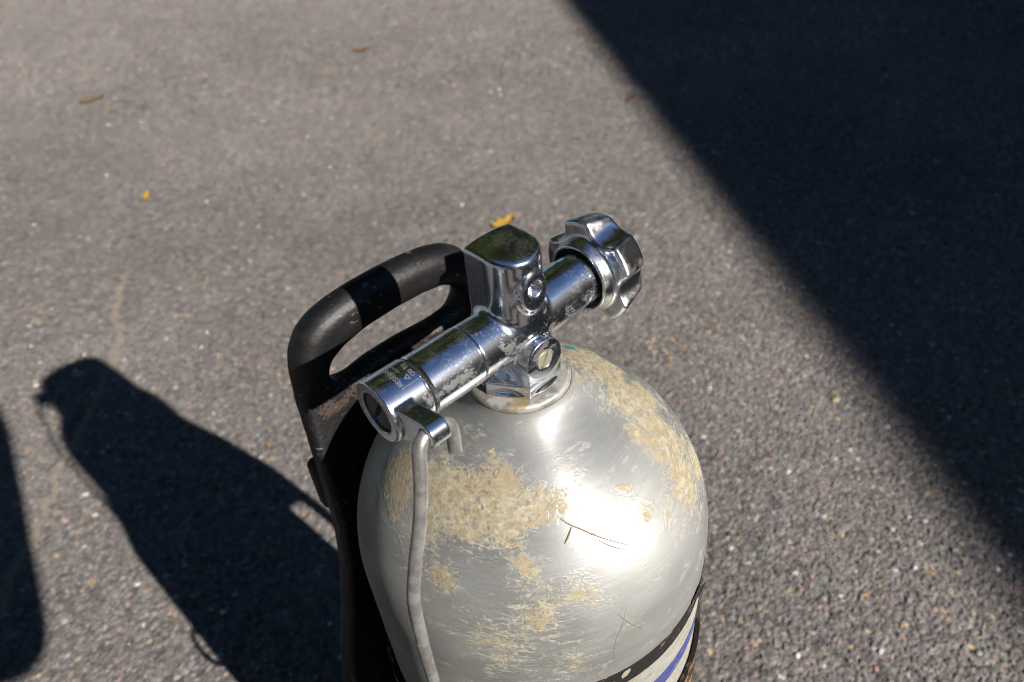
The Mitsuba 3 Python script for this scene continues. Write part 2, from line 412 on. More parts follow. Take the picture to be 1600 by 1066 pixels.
def asphalt(xs, ys, cell=0.0064):
    X, Y = np.meshgrid(xs, ys, indexing='ij')
    P = np.c_[X.ravel(), Y.ravel()]
    warp = np.c_[meshkit.noise(np.c_[P * 260, 0 * P[:, :1]], 3), meshkit.noise(np.c_[P * 260, 0 * P[:, :1]], 4)] - 0.5
    Q = P + warp * 0.0032
    S = asphalt_points(xs[0] - 0.03, xs[-1] + 0.03, ys[0] - 0.03, ys[-1] + 0.03, cell)
    k = len(S)
    d, i = cKDTree(S).query(Q, k=2, workers=-1)
    gap = np.clip((d[:, 1] - d[:, 0]) / (0.62 * cell), 0, 1)
    sz = rng.uniform(-1, 1, k); missing = rng.random(k) < 0.10
    tilt = rng.normal(0, 0.13, (k, 2))
    h = 0.0017 * np.sqrt(gap) + 0.0004 * sz[i[:, 0]] + ((Q - S[i[:, 0]]) * tilt[i[:, 0]]).sum(1) - np.where(missing[i[:, 0]], 0.0022, 0) * gap
    h += 0.0009 * (meshkit.fbm(np.c_[P * 420, 0 * P[:, :1]], 2, 5) - 0.5) + 0.006 * (meshkit.fbm(np.c_[P * 3, 0 * P[:, :1]], 2, 9) - 0.5)
    tone = np.exp(rng.normal(0, 0.16, k))
    col = np.array([0.140, 0.130, 0.128]) * tone[:, None] * np.exp(rng.normal(0, 0.03, (k, 3)))
    u = rng.random(k)
    def some(lo, hi, c, j=0.12):
        m = (u >= lo) & (u < hi)
        col[m] = np.array(c) * np.exp(rng.normal(0, j, (m.sum(), 1)))
    some(0, 0.005, (0.385, 0.378, 0.364)); some(0.007, 0.035, (0.266, 0.217, 0.154)); some(0.035, 0.06, (0.231, 0.171, 0.15)); some(0.06, 0.075, (0.224, 0.231, 0.231)); some(0.075, 0.077, (0.28, 0.175, 0.091))
    some(0.092, 0.20, (0.077, 0.0735, 0.0721))
    c = col[i[:, 0]]
    binder = np.array([0.0589, 0.0546, 0.0515])
    t = np.clip(gap * 4.0 - 0.25 + 0.5 * (meshkit.noise(np.c_[P * 500, 0 * P[:, :1]], 8) - 0.5), 0, 1)[:, None]
    c = binder * (1 - t) + c * t
    patch = meshkit.fbm(np.c_[P * 2.2, 0 * P[:, :1]], 4, 21)[:, None]
    grime = np.clip(meshkit.fbm(np.c_[P * 9, 0 * P[:, :1]], 3, 33)[:, None] * 3 - 1.2, 0, 1)
    c = c * (0.84 + 0.46 * patch + 0.10 * grime)
    # the crack, filled with pale sand
    a, b = CRACK[:-1], CRACK[1:]
    near = np.full(len(P), 9.0)
    box = (P[:, 0] > -1.0) & (P[:, 0] < -0.7) & (P[:, 1] < 1.45)
    PB = P[box] + warp[box] * 0.008 + (meshkit.noise(np.c_[P[box] * 40, 0 * P[box][:, :1]], 6) - 0.5)[:, None] * 0.012
    nb = near[box]
    for s, e in zip(a, b):
        q = np.clip(((PB - s) @ (e - s)) / ((e - s) @ (e - s)), 0, 1)
        nb = np.minimum(nb, np.linalg.norm(PB - s - q[:, None] * (e - s), axis=1))
    near[box] = nb
    wdt = 0.0040 + 0.0045 * meshkit.noise(np.c_[P * 30, 0 * P[:, :1]], 14)
    fill = np.clip((wdt - near) / 0.0018 + 0.5, 0, 1) * (0.6 + 0.4 * meshkit.noise(np.c_[P * 120, 0 * P[:, :1]], 15))
    c = c * (1 - fill[:, None]) + np.array([0.222, 0.196, 0.160]) * fill[:, None]
    h = h * (1 - 0.6 * fill) + 0.0002 * fill
    return np.c_[P, h - 0.0015], grid_quads(len(xs), len(ys)), np.clip(c, 0.02, 0.8)


bands = [asphalt(np.arange(-1.20, 1.16, 0.00195), np.arange(0.08, 1.02, 0.00195)),
         asphalt(np.arange(-1.85, 1.95, 0.0044), np.arange(1.018, 2.25, 0.0046)),
         asphalt(np.arange(-2.95, 2.40, 0.0068), np.arange(2.245, 4.55, 0.009))]
og = np.r_[-300, -120, -60, np.linspace(-30, 30, 61), 60, 120, 300]
OX, OY = np.meshgrid(og, og, indexing='ij')
bands.append((np.c_[OX.ravel(), OY.ravel(), np.full(OX.size, -0.012)], grid_quads(len(og), len(og)), np.tile([0.118, 0.107, 0.0992], (OX.size, 1))))
vs, fs, cs, o = [], [], [], 0
for v, f, c in bands:
    vs.append(v); fs.append(f + o); cs.append(c); o += len(v)
scene['mat_asphalt'] = {'type': 'twosided', 'b': {'type': 'principled', 'base_color': {'type': 'mesh_attribute', 'name': 'vertex_color'}, 'roughness': 1.0, 'specular': 0.3}}
put('asphalt_ground', (np.concatenate(vs), np.concatenate(fs)), 'mat_asphalt', smooth=True, color=np.concatenate(cs), kind='structure')
del vs, fs, cs, bands

# loose and standing-proud pale stones of the surface
STONE = [principled('stone_' + n, c, 0.6) for n, c in (('white', (0.464, 0.456, 0.44)), ('tan', (0.288, 0.216, 0.136)), ('rose', (0.264, 0.16, 0.136)), ('grey', (0.24, 0.256, 0.264)))]
base = trimesh.creation.icosphere(subdivisions=1)
shapes = []
for k in range(8):
    m = base.copy(); m.vertices *= 1 + 0.35 * (meshkit.noise(m.vertices * 1.7, k)[:, None] - 0.5); shapes.append([mikit.ply(m, s, smooth=50) for s in STONE])
for k in range(150):
    y = 0.16 + 3.0 * rng.random() ** 1.5
    x = rng.uniform(-0.62 - 0.5 * y, 0.5 + 0.45 * y)
    s = rng.uniform(0.0018, 0.0033) * (1 + 0.25 * min(y, 2))
    key = 'asphalt_ground__stone' + (f'_{k:03d}' if k else '')
    scene[key] = {**shapes[rng.integers(8)][rng.choice(4, p=[0.42, 0.28, 0.12, 0.18])],
                  'to_world': T4().translate([x, y, 0.0002]).rotate([0, 0, 1], rng.uniform(0, 360)).scale([s * rng.uniform(1, 1.7), s, s * 0.55])}
scene['asphalt_ground__stone_150'] = {**shapes[2][1], 'to_world': T4().translate([0.54, 0.631, 0.0005]).rotate([0, 0, 1], 20).scale([0.009, 0.006, 0.004])}

# ------------------------------------------------------------------ the house on the right, out of frame, whose roof throws the large shadow
HOUSE_AZ = math.radians(95.2)
hd = np.array([math.cos(HOUSE_AZ), math.sin(HOUSE_AZ), 0]); hn = np.array([hd[1], -hd[0], 0])      # along the eave, away from us
EAVE = 3.9
foot = np.array([0.543, 0.985, 0]) + EAVE / math.tan(SUN_EL) * np.array([math.cos(SUN_AZ), math.sin(SUN_AZ), 0])


def H(a, b, z):
    return foot + hd * a + hn * b + np.array([0, 0, z])


def house_box(a0, a1, b0, b1, z0, z1):
    v = np.array([H(a, b, z) for a in (a0, a1) for b in (b0, b1) for z in (z0, z1)])
    m = trimesh.Trimesh(v, [[0, 1, 3], [0, 3, 2], [4, 6, 7], [4, 7, 5], [0, 4, 5], [0, 5, 1], [2, 3, 7], [2, 7, 6], [0, 2, 6], [0, 6, 4], [1, 5, 7], [1, 7, 3]]); m.fix_normals()
    return m


principled('wall_render', (0.15, 0.124, 0.0975), 0.9); principled('roof_tile', (0.0525, 0.045, 0.0413), 0.8); principled('white_wood', (0.45, 0.45, 0.435), 0.5)
principled('pane', (0.03, 0.035, 0.04), 0.05)
HL0, HL1 = -9.0, 9.5
note('brick_house', 'single-storey house right of the asphalt, its eave casting the large shadow', 'house')
put('brick_house__wall', house_box(HL0 + 0.5, HL1 - 0.5, 0.55, 8.5, 0, EAVE - 0.1), 'mat_wall_render')
rv = np.array([H(a, b, z) for a in (HL0, HL1) for b, z in ((0, EAVE), (4.5, EAVE + 1.6), (9.0, EAVE), (9.0, EAVE - 0.16), (0.0, EAVE - 0.16))])
rm = trimesh.convex.convex_hull(rv)
put('brick_house__roof', rm, 'mat_roof_tile')
put('brick_house__roof__gutter', tube([H(HL0, 0.02, EAVE - 0.1), H(HL1, 0.02, EAVE - 0.1)], 0.06), 'mat_white_wood', smooth=60)
for a in (-6.5, -2.5, 1.5, 5.5):
    for z in (0.9,):
        k = put('brick_house__window', house_box(a, a + 1.5, 0.50, 0.56, z, z + 1.5), 'mat_white_wood')
        put(k + '__pane', house_box(a + 0.12, a + 1.38, 0.48, 0.50, z + 0.12, z + 1.38), 'mat_pane')

# ------------------------------------------------------------------ trees round the yard, out of frame: the green in the chrome
principled('bark', (0.09, 0.07, 0.05), 0.9)
scene['mat_leaf'] = {'type': 'principledthin', 'base_color': rgb(0.042, 0.058, 0.016), 'roughness': 0.55, 'diff_trans': 0.6, 'spec_trans': 0.0}
TREES = [(-8.0, 5.5, 18, 4.8), (-4.2, 8.6, 18.5, 4.8), (0.8, 9.2, 18.5, 4.8), (5.0, 10.5, 18, 4.6), (10.0, 13.0, 17, 4.6), (-9.0, 0.0, 17.5, 4.8), (-8.5, -6.0, 16.5, 4.5), (-4.5, -10.0, 15.5, 4.3), (0.6, -12.5, 15.5, 4.0)]
for c in range(3):
    rg = np.random.default_rng(50 + c)
    cent = rg.normal(0, 1, (60, 3)); cent /= np.linalg.norm(cent, axis=1, keepdims=True); cent *= rg.uniform(0.35, 0.95, (60, 1)) ** 0.6
    n = 7600
    q = cent[rg.integers(60, size=n)] + rg.normal(0, 0.13, (n, 3))
    ax = rg.normal(0, 1, (n, 3)); ax /= np.linalg.norm(ax, axis=1, keepdims=True)
    bx = np.cross(ax, rg.normal(0, 1, (n, 3))); bx /= np.linalg.norm(bx, axis=1, keepdims=True)
    s = rg.uniform(0.025, 0.05, (n, 1))
    v = np.stack([q - ax * s * 1.6, q + bx * s, q + ax * s * 1.6, q - bx * s], 1).reshape(-1, 3)
    scene[f'crown_kind_{c}'] = {'type': 'shapegroup', 'foliage': mikit.ply((v, np.arange(4 * n).reshape(-1, 4)), 'mat_leaf')}
LOOK = ['broad green tree far left behind the yard', 'tallest green tree left of the middle of the far row', 'green tree straight beyond the diving cylinder', 'green tree right of the middle of the far row', 'green tree at the right end of the far row',
        'green tree on the left side of the yard', 'smaller green tree on the left, nearest the photographer', 'smaller green tree behind and left of the photographer', 'smaller green tree straight behind the photographer']
for k, (x, y, h, r) in enumerate(TREES):
    key = 'broadleaf_tree' + (f'_{k:03d}' if k else '')
    note(key, LOOK[k], 'tree', 'trees round the yard')
    p = smooth_path([(x, y, -0.1), (x + 0.1, y, h * 0.25), (x - 0.1, y + 0.1, h * 0.5), (x, y, h * 0.85)])
    put(key + '__trunk', tube(p, np.linspace(0.24, 0.05, len(p)), 10), 'mat_bark', smooth=60)
    scene[key + '__crown'] = {'type': 'instance', 'g': {'type': 'ref', 'id': f'crown_kind_{k % 3}'}, 'to_world': T4().translate([x, y, h * 0.56]).rotate([0, 0, 1], 67 * k).scale([r, r, h * 0.47])}

# ------------------------------------------------------------------ the diving cylinder
note('diving_cylinder', 'silver scuba cylinder with chrome valve, crusted with tan corrosion, standing on the asphalt', 'diving cylinder')
dome = [(math.cos(a), math.sin(a)) for a in np.linspace(0, math.acos(0.44), 60)]
b0 = np.array(dome[-1]); tn = np.array([-b0[1], b0[0]])
P4 = [b0, b0 + 0.10 * tn, np.array([0.275, 0.985]), np.array([0.262, 1.058])]
neck = [tuple((1 - s) ** 3 * P4[0] + 3 * (1 - s) ** 2 * s * P4[1] + 3 * (1 - s) * s * s * P4[2] + s ** 3 * P4[3]) for s in np.linspace(0, 1, 24)[1:]]
prof = [(1.0, z) for z in np.linspace(-6.2, -0.05, 40)] + dome + neck
prof = np.array([(0.90, -6.5), (0.97, -6.4), (1.0, -6.28)] + prof)
SEG = 220
ang = np.linspace(0, 2 * np.pi, SEG + 1)
tv = np.stack([np.outer(np.cos(ang), prof[:, 0]), np.outer(np.sin(ang), prof[:, 0]), np.tile(prof[:, 1], (SEG + 1, 1))], -1).reshape(-1, 3)
ln = np.r_[0, np.cumsum(np.linalg.norm(np.diff(prof, axis=0), axis=1))]
tuv = np.stack([np.repeat(ang / (2 * np.pi), len(prof)), np.tile(ln, SEG + 1)], -1)
put('diving_cylinder__body', (tv * R + [0, 0, BASE], grid_quads(SEG + 1, len(prof))), 'mat_tank', smooth=True, uv=tuv)


def at_axis(profile, seg=160):
    v, f = lathe(profile, seg)
    return v * R + [0, 0, BASE], f


put('diving_cylinder__body__neck_ring', at_axis([(0.24, 1.03), (0.256, 1.045), (0.259, 1.058), (0.257, 1.075), (0.250, 1.086), (0.238, 1.090), (0.12, 1.091)]), 'mat_neck', smooth=40, label='dull grey neck ring with white and tan corrosion')


def band(z0, z1, r1=1.0030):
    """A strip of tape on the front and right of the cylinder only."""
    a = np.radians(np.linspace(-84, 58, 150))
    pr = np.array([(0.9985, z1), (r1, z1), (r1, z0), (0.9985, z0)])
    v = np.stack([np.outer(np.cos(a), pr[:, 0]), np.outer(np.sin(a), pr[:, 0]), np.tile(pr[:, 1], (len(a), 1))], -1).reshape(-1, 3)
    return v * R + [0, 0, BASE], grid_quads(len(a), 4)


put('diving_cylinder__body__stripe', band(-0.300, -0.150), 'mat_tape_black', smooth=40, label='black stripe of the tape round the shoulder')
put('diving_cylinder__body__stripe', band(-0.530, -0.3002, r1=1.0026), 'mat_tape_white', smooth=40, label='off-white stripe of the tape')
put('diving_cylinder__body__stripe', band(-0.695, -0.5302, r1=1.0029), 'mat_tape_blue', smooth=40, label='blue stripe of the tape')
put('diving_cylinder__body__stripe', band(-1.00, -0.6952, r1=1.0026), 'mat_tape_white', smooth=40, label='lower off-white stripe of the tape')
put('diving_cylinder__rubber_boot', at_axis([(0.2, -6.70), (0.95, -6.745), (1.05, -6.72), (1.08, -6.6), (1.08, -5.75), (1.06, -5.7), (1.0, -5.7)]), 'mat_rubber', smooth=40)
# a piece of the black tape torn loose at the right edge
fl = []
for s in np.linspace(0, 1, 9):
    a = math.radians(-27 - 10 * s); rr = 1.006 + 0.028 * (1 - s) ** 2
    for z in np.linspace(-0.21, -0.13, 5):
        fl.append((rr * math.cos(a), rr * math.sin(a), z + 0.03 * math.sin(7 * s + 20 * z) * (1 - s)))
put('diving_cylinder__body__tape_flap', (np.array(fl) * R + [0, 0, BASE], grid_quads(9, 5)), 'mat_tape_black', smooth=True, label='curled torn end of black tape')

# a scrap where the black tape has come away, and a corner of paler tape
a = np.radians([-68.5, -67.6, -65.6, -65.3, -66.4, -68.2]); zz = np.array([-0.20, -0.172, -0.168, -0.19, -0.225, -0.235])
sc = np.c_[1.0036 * np.cos(a), 1.0036 * np.sin(a), zz]; sc = np.vstack([sc, sc.mean(0) * [1.0012, 1.0012, 1]])
principled('scrap', (0.24, 0.22, 0.18), 0.5)
put('diving_cylinder__body__tape_scrap', (sc * R + [0, 0, BASE], np.array([[k, (k + 1) % 6, 6] for k in range(6)])), 'mat_scrap', label='pale scrap where the black stripe has come away')

# the valve
ZT = 1.385
RISE = 0.072                # the handwheel's arm of the tube runs slightly uphill


def lift(vf):
    """Shear of the handwheel's arm, along its own axis."""
    v, f = vf
    t = (v - [0, 0, BASE]) @ TV / R
    return v + np.outer(np.maximum(t - 0.05, 0) * RISE * R, [0, 0, 1]), f


note('diving_cylinder__valve', 'chrome valve with a cross tube, handwheel and reserve lever')


def valve_sdf(p):
    t, n, z = p[:, 0], p[:, 1], p[:, 2]
    # head: flat on the pack's side, round in front
    d2 = np.minimum(np.hypot(t, n + 0.012) - 0.138, box_sdf(np.c_[t, n, 0 * t], (0, 0.060, 0), (0.136, 0.080, 1.0), 0.012))
    top = np.linalg.norm(p - np.array([0.0, 0.045, 1.838 - 0.62]), axis=1) - 0.62
    head = smax(smax(d2, top, 0.022), 1.35 - z, 0.01)
    front = np.hypot(t, (z - 1.645) * 0.85) - 0.078
    front = smax(front, np.abs(n + 0.06) - 0.100, 0.016)
    head = smin(head, front, 0.034)
    tub = np.hypot(n, z - ZT - RISE * np.maximum(t - 0.05, 0)) - 0.140
    tub = smax(tub, np.abs(t - 0.03) - 0.32, 0.008)
    body = smin(head, tub, 0.035)
    stem = cyl_sdf(p, 2, (0, 0, 0), 0.118, 1.08, 1.45)
    body = smin(body, stem, 0.05)
    lug = cyl_sdf(p, 1, (-0.005, 0, 1.285), 0.110, -0.200, 0.05, 0.008)
    lugb = box_sdf(p, (-0.005, -0.10, 1.208), (0.106, 0.097, 0.068), 0.006)
    body = smin(body, smin(lug, lugb, 0.01), 0.025)
    # hexagon
    hx = np.full(len(p), -9.0)
    for k in range(6):
        a = math.radians(-118 + 30 + 60 * k)
        hx = np.maximum(hx, t * math.cos(a) + n * math.sin(a) - 0.186)
    hexn = smax(smax(hx, np.abs(z - 1.128) - 0.040, 0.008), (np.hypot(t, n) - 0.240) * 0.8 + (z - 1.155) * 0.6, 0.01)
    cone = smax((np.hypot(t, n) - 0.165) * 0.85 + (z - 1.17) * 0.5, 1.10 - z, 0.01)
    cone = smax(cone, z - 1.32, 0.01)
    body = smin(body, smin(hexn, cone, 0.008), 0.015)
    # dimple for the clamp screw, bore of the outlet, seat of the burst plug
    dim = np.hypot(t, z - 1.662) - 0.040 + 0.75 * (n + 0.160)
    body = smax(body, -dim, 0.006)
    bore = cyl_sdf(p, 1, (0, 0, 1.665), 0.07, 0.115, 0.3)
    body = smax(body, -bore, 0.006)
    seat = cyl_sdf(p, 1, (-0.005, 0, 1.287), 0.050, -0.3, -0.193)
    return smax(body, -seat, 0.004)


v, f = surface_nets(valve_sdf, (-0.32, -0.24, 1.06), (0.38, 0.17, 1.87), 0.0052)
put('diving_cylinder__valve__body', (W(v), f), 'mat_chrome', smooth=True)


def slotted(p):
    d = cyl_sdf(p, 1, (-0.005, 0, 1.287), 0.047, -0.203, -0.17, 0.004)
    a = math.radians(28)
    u = (p[:, 0] + 0.005) * math.cos(a) - (p[:, 2] - 1.287) * math.sin(a)
    return smax(d, -np.maximum(np.abs(u) - 0.008, p[:, 1] + 0.193), 0.003)


v, f = surface_nets(slotted, (-0.06, -0.23, 1.23), (0.05, -0.17, 1.345), 0.003)
put('diving_cylinder__valve__burst_plug', (W(v), f), 'mat_slot_brass', smooth=True, label='dull slotted plug in the round lug')

# bonnet on the left with its joints, tube on the right
put('diving_cylinder__valve__bonnet', lathe_t([(0.10, -0.294), (0.136, -0.294), (0.1425, -0.302), (0.1425, -0.560), (0.136, -0.570), (0.10, -0.570)]), 'mat_chrome', smooth=30)
put('diving_cylinder__valve__joint', lathe_t([(0.129, -0.25), (0.129, -0.60)]), 'mat_soot', smooth=30)
put('diving_cylinder__valve__stem_tube', lift(lathe_t([(0.10, 0.34), (0.134, 0.343), (0.134, 0.50), (0.09, 0.502)])), 'mat_chrome', smooth=30)


def lever_sdf(p):
    t, n, z = p[:, 0], p[:, 1], p[:, 2]
    collar = cyl_sdf(p, 0, (0, 0, ZT), 0.1475, -0.785, -0.585, 0.010)
    # arm, tapering to its rounded end
    ax, az = -0.268, 0.103
    s = np.clip(((n + 0.05) * ax + (z - ZT + 0.025) * az) / (ax * ax + az * az), 0, 1)
    d2 = np.hypot(n + 0.05 - ax * s, z - ZT + 0.025 - az * s) - (0.090 - 0.031 * s)
    arm = smax(d2, np.abs(t + 0.720) - 0.043, 0.008)
    d = smin(collar, arm, 0.008)
    d = smax(d, -cyl_sdf(p, 0, (0, 0, ZT), 0.098, -0.9, -0.755, 0.004), 0.006)
    hole = np.hypot(n + 0.318, z - (ZT + 0.078)) - 0.032
    return smax(d, -hole, 0.004)


v, f = surface_nets(lever_sdf, (-0.80, -0.46, 1.21), (-0.57, 0.17, 1.56), 0.0042)
put('diving_cylinder__valve__reserve_lever', (W(v), f), 'mat_chrome', smooth=True, label='reserve lever with engraved collar at the left end')


def slug_sdf(p):
    d = cyl_sdf(p, 0, (0, 0, ZT), 0.090, -0.776, -0.70, 0.012)
    a = math.radians(62)
    u = p[:, 1] * math.sin(a) + (p[:, 2] - ZT) * math.cos(a)
    return smax(d, -np.maximum(np.abs(u) - 0.013, p[:, 0] + 0.752), 0.004)


v, f = surface_nets(slug_sdf, (-0.78, -0.1, 1.28), (-0.69, 0.1, 1.49), 0.005)
put('diving_cylinder__valve__slotted_screw', (W(v), f), 'mat_dark_slug', smooth=True, label='dark slotted screw in the end of the lever collar')


def engrave(text, t0, phi0, size):
    """Lettering laid round the collar: reads from the front over the top, capitals' tops towards the cap."""
    if isinstance(text, str):
        m = meshkit.text_mesh(text, size, 0.0001)
        m = m.subdivide().subdivide() if len(m.faces) < 3000 else m
    else:
        m = trimesh.creation.extrude_polygon(text, 0.0001)
        m = m.subdivide_to_size(0.02)
    v = m.vertices
    ph = math.radians(phi0) - v[:, 0] / 0.148
    r = 0.1478 + np.clip(v[:, 2], 0, 0.001)
    return W(np.c_[t0 - v[:, 1], -r * np.sin(ph), ZT + r * np.cos(ph)]), m.faces


put('diving_cylinder__valve__lettering', engrave('RESERVE', -0.672, 31, 0.0205), 'mat_engraving', label='engraved word RESERVE')
put('diving_cylinder__valve__lettering', engrave('OR TO', -0.600, 26, 0.0195), 'mat_engraving', label='engraved words OR TO')
tri = Polygon([(0, 0), (0.026, 0), (0.013, 0.021)]).buffer(0.001); tri = tri.difference(tri.buffer(-0.0028))
put('diving_cylinder__valve__lettering', engrave(tri, -0.630, 27, 1), 'mat_engraving', label='engraved triangle')
put('diving_cylinder__valve__lettering', engrave(Polygon([(0, 0), (0.002, 0), (0.002, 0.083), (0, 0.083)]), -0.600, 34.5, 1), 'mat_engraving', label='engraved line')
put('diving_cylinder__valve__lettering', engrave(Polygon([(0, 0), (0.055, 0), (0.055, 0.002), (0, 0.002)]), -0.647, 8, 1), 'mat_engraving')


def wheel_sdf(p):
    t, n, z = p[:, 0], p[:, 1], p[:, 2] - ZT - RISE * (p[:, 0] - 0.05)
    r = np.hypot(n, z); a = np.arctan2(z, -n)
    hub = smax(r - 0.180 - 0.26 * np.clip(t - 0.45, 0, 0.11), np.abs(t - 0.525) - 0.095, 0.016)
    # five lobes with hollows scooped between them, drawing in towards the outer end
    disc = smax((r - 0.278 + 0.24 * np.clip(t - 0.50, 0, 0.2)) * 0.96, np.abs(t - 0.582) - 0.088, 0.030)
    sec = 2 * math.pi / 5
    b = (a - math.radians(106) + sec / 2) % sec - sec / 2
    b = sec / 2 - np.abs(b)                                   # angle from the middle of a hollow
    sc = np.hypot(r * np.cos(b) - 0.302, r * np.sin(b)) - 0.092
    disc = smax(disc, -sc, 0.022)
    d = smin(hub, disc, 0.02)
    cav = smax(np.hypot(n, z) - 0.162, t - 0.52, 0.004)
    return smax(d, -cav, 0.006)


v, f = surface_nets(wheel_sdf, (0.40, -0.34, ZT - 0.34), (0.70, 0.34, ZT + 0.34), 0.0056)
put('diving_cylinder__valve__handwheel', (W(v), f), 'mat_chrome_worn', smooth=True, label='chrome handwheel with scooped lobes at the right end')
put('diving_cylinder__valve__joint', lift(lathe_t([(0.128, 0.46), (0.160, 0.515), (0.02, 0.518)])), 'mat_soot', smooth=30)

# the pull rod of the reserve lever
rod = [(-0.640, -0.320, ZT - 0.095), (-0.637, -0.319, ZT - 0.005), (-0.645, -0.318, ZT + 0.050), (-0.675, -0.318, ZT + 0.075), (-0.735, -0.318, ZT + 0.078), (-0.775, -0.320, ZT + 0.072), (-0.806, -0.330, ZT + 0.035),
       (-0.832, -0.350, 1.33), (-0.872, -0.37, 1.20), (-0.910, -0.37, 1.055), (-0.950, -0.37, 0.93), (-1.006, -0.372, 0.73), (-1.026, -0.378, 0.60),
       (-1.036, -0.385, 0.40), (-1.043, -0.39, 0.10), (-1.045, -0.39, -2.0), (-1.05, -0.39, -4.9)]
put('diving_cylinder__pull_rod', tube(W(smooth_path(rod, 10)), 0.030 * R, 18), 'mat_rod', smooth=50, label='bent grey pull rod hooked through the reserve lever')

# ------------------------------------------------------------------ the black carrying pack strapped behind the cylinder
note('carrying_pack', 'black plastic carrying pack with a loop handle strapped behind the silver cylinder', 'carrying pack')
half = [(0.0, 1.165), (0.2, 1.158), (0.35, 1.14), (0.48, 1.105), (0.58, 1.04), (0.655, 0.93), (0.69, 0.79), (0.715, 0.5), (0.755, 0.2), (0.77, -0.1), (0.785, -0.4), (0.84, -0.75), (0.96, -1.15), (1.10, -1.5), (1.20, -1.9), (1.25, -2.4), (1.29, -3.4), (1.32, -4.2), (1.30, -4.9), (1.15, -5.2), (0, -5.25)]
half = [(t * (1.06 if z < -2.2 else 1.0), z) for t, z in half]
OUT = half + [(-t, z) for t, z in half[-2:0:-1]]
HOLE = [(-0.49, 0.67), (-0.44, 0.78), (-0.36, 0.83), (-0.2, 0.870), (0.02, 0.885), (0.22, 0.88), (0.38, 0.86), (0.48, 0.80), (0.51, 0.73), (0.44, 0.63), (0.3, 0.61), (0.04, 0.625), (-0.19, 0.62), (-0.35, 0.59), (-0.45, 0.61)]
GT, GZ = np.arange(-1.6, 1.6, 0.012), np.arange(-5.5, 1.5, 0.012)
gx, gz = np.meshgrid(GT, GZ, indexing='ij')
SLOT = [(0.94, -3.12), (1.18, -3.05), (1.20, -4.3), (0.94, -4.4)]      # slot for the harness strap
PSDF = np.maximum(np.maximum(poly_sdf(gx, gz, OUT), -poly_sdf(gx, gz, HOLE)), -poly_sdf(gx, gz, SLOT))
from scipy.ndimage import gaussian_filter, map_coordinates
PSDF = gaussian_filter(PSDF, 2.0)


def sst(a, b, x):
    s = np.clip((x - a) / (b - a), 0, 1)
    return s * s * (3 - 2 * s)


def pack_sdf(p):
    t, n, z = p[:, 0], p[:, 1], p[:, 2]
    d2 = map_coordinates(PSDF, [(t - GT[0]) / 0.012, (z - GZ[0]) / 0.012], order=1, mode='nearest')
    low = 1 - sst(0.1, 0.75, z)
    nc = 1.185 - 0.22 * low * t * t
    th = 0.115 * sst(0.62, 0.85, z) + 0.085 * (1 - sst(0.62, 0.85, z))
    dn = np.abs(n - nc) - th
    rn = 0.112 * sst(0.55, 0.8, z) + 0.05 * (1 - sst(0.55, 0.8, z))
    a, b = d2 + rn, dn + rn
    d = np.hypot(np.maximum(a, 0), np.maximum(b, 0)) + np.minimum(np.maximum(a, b), 0) - rn
    # channel for the cylinder
    ch = np.hypot(t, n) - 1.012
    return smax(d, -np.where(z < 1.0, ch, np.hypot(np.maximum(ch, -1), 0)), 0.02)


v, f = surface_nets(pack_sdf, (-1.46, 0.40, -5.4), (1.46, 1.40, 1.25), 0.020)
put('carrying_pack__shell', (W(v), f), 'mat_plastic', smooth=True)
v, f = surface_nets(lambda p: box_sdf(p, (-0.55, 1.30, -0.24), (0.195, 0.07, 0.22), 0.05), (-0.8, 1.2, -0.5), (-0.3, 1.4, 0.02), 0.02)
put('carrying_pack__buckle', (W(v), f), 'mat_rubber', smooth=True)
# strap that holds it round the cylinder, with its wire ring
sp = []
for a in np.linspace(0, 2 * math.pi, 121)[:-1]:
    sp.append(a)
sv = at_axis([(1.012, -0.95), (1.040, -0.93), (1.046, -1.25), (1.044, -1.55), (1.012, -1.57)], 200)
put('carrying_pack__strap', sv, 'mat_strap', smooth=30, label='dark rusty strap round the cylinder')
th = np.linspace(0, 2 * np.pi, 25)
put('carrying_pack__wire_ring', tube(W(np.c_[-1.34 + 0.11 * np.cos(th), 0 * th + 0.35, -3.58 + 0.24 * np.sin(th)]), 0.034 * R, 8, caps=False), 'mat_dark_slug', smooth=60)

# ------------------------------------------------------------------ fallen leaves and a twig on the asphalt
def leaf_mesh(length, width, curl, seed, tip=1.0, lobes=0):
    rg = np.random.default_rng(seed)
    nu, nv = 15, 7
    v = []
    for u in np.linspace(0, 1, nu):
        w = width * math.sin(math.pi * min(1, u ** 0.8)) ** (0.7 * tip) * (1 + lobes * 0.35 * math.sin(u * 17))
        for s in np.linspace(-1, 1, nv):
            v.append(((u - 0.5) * length, s * w / 2, curl * length * ((u - 0.45) ** 2 * 1.3 + 0.30 * s * s * (0.4 + u)) + 0.03 * length * rg.normal() * 0.3))
    v = np.array(v); v[:, 2] -= v[:, 2].min()
    return v, grid_quads(nu, nv)


def leaf_mat(name, a, b):
    def fn(p, n, uv):
        k = fbm(p.x * 160, p.y * 160, p.z * 160, 3)
        return mix(a, b, smoothstep(0.35, 0.68, k))
    scene['mat_' + name] = {'type': 'principledthin', 'base_color': proc(fn), 'roughness': 0.5, 'diff_trans': 0.8, 'spec_trans': 0.0}
    return 'mat_' + name


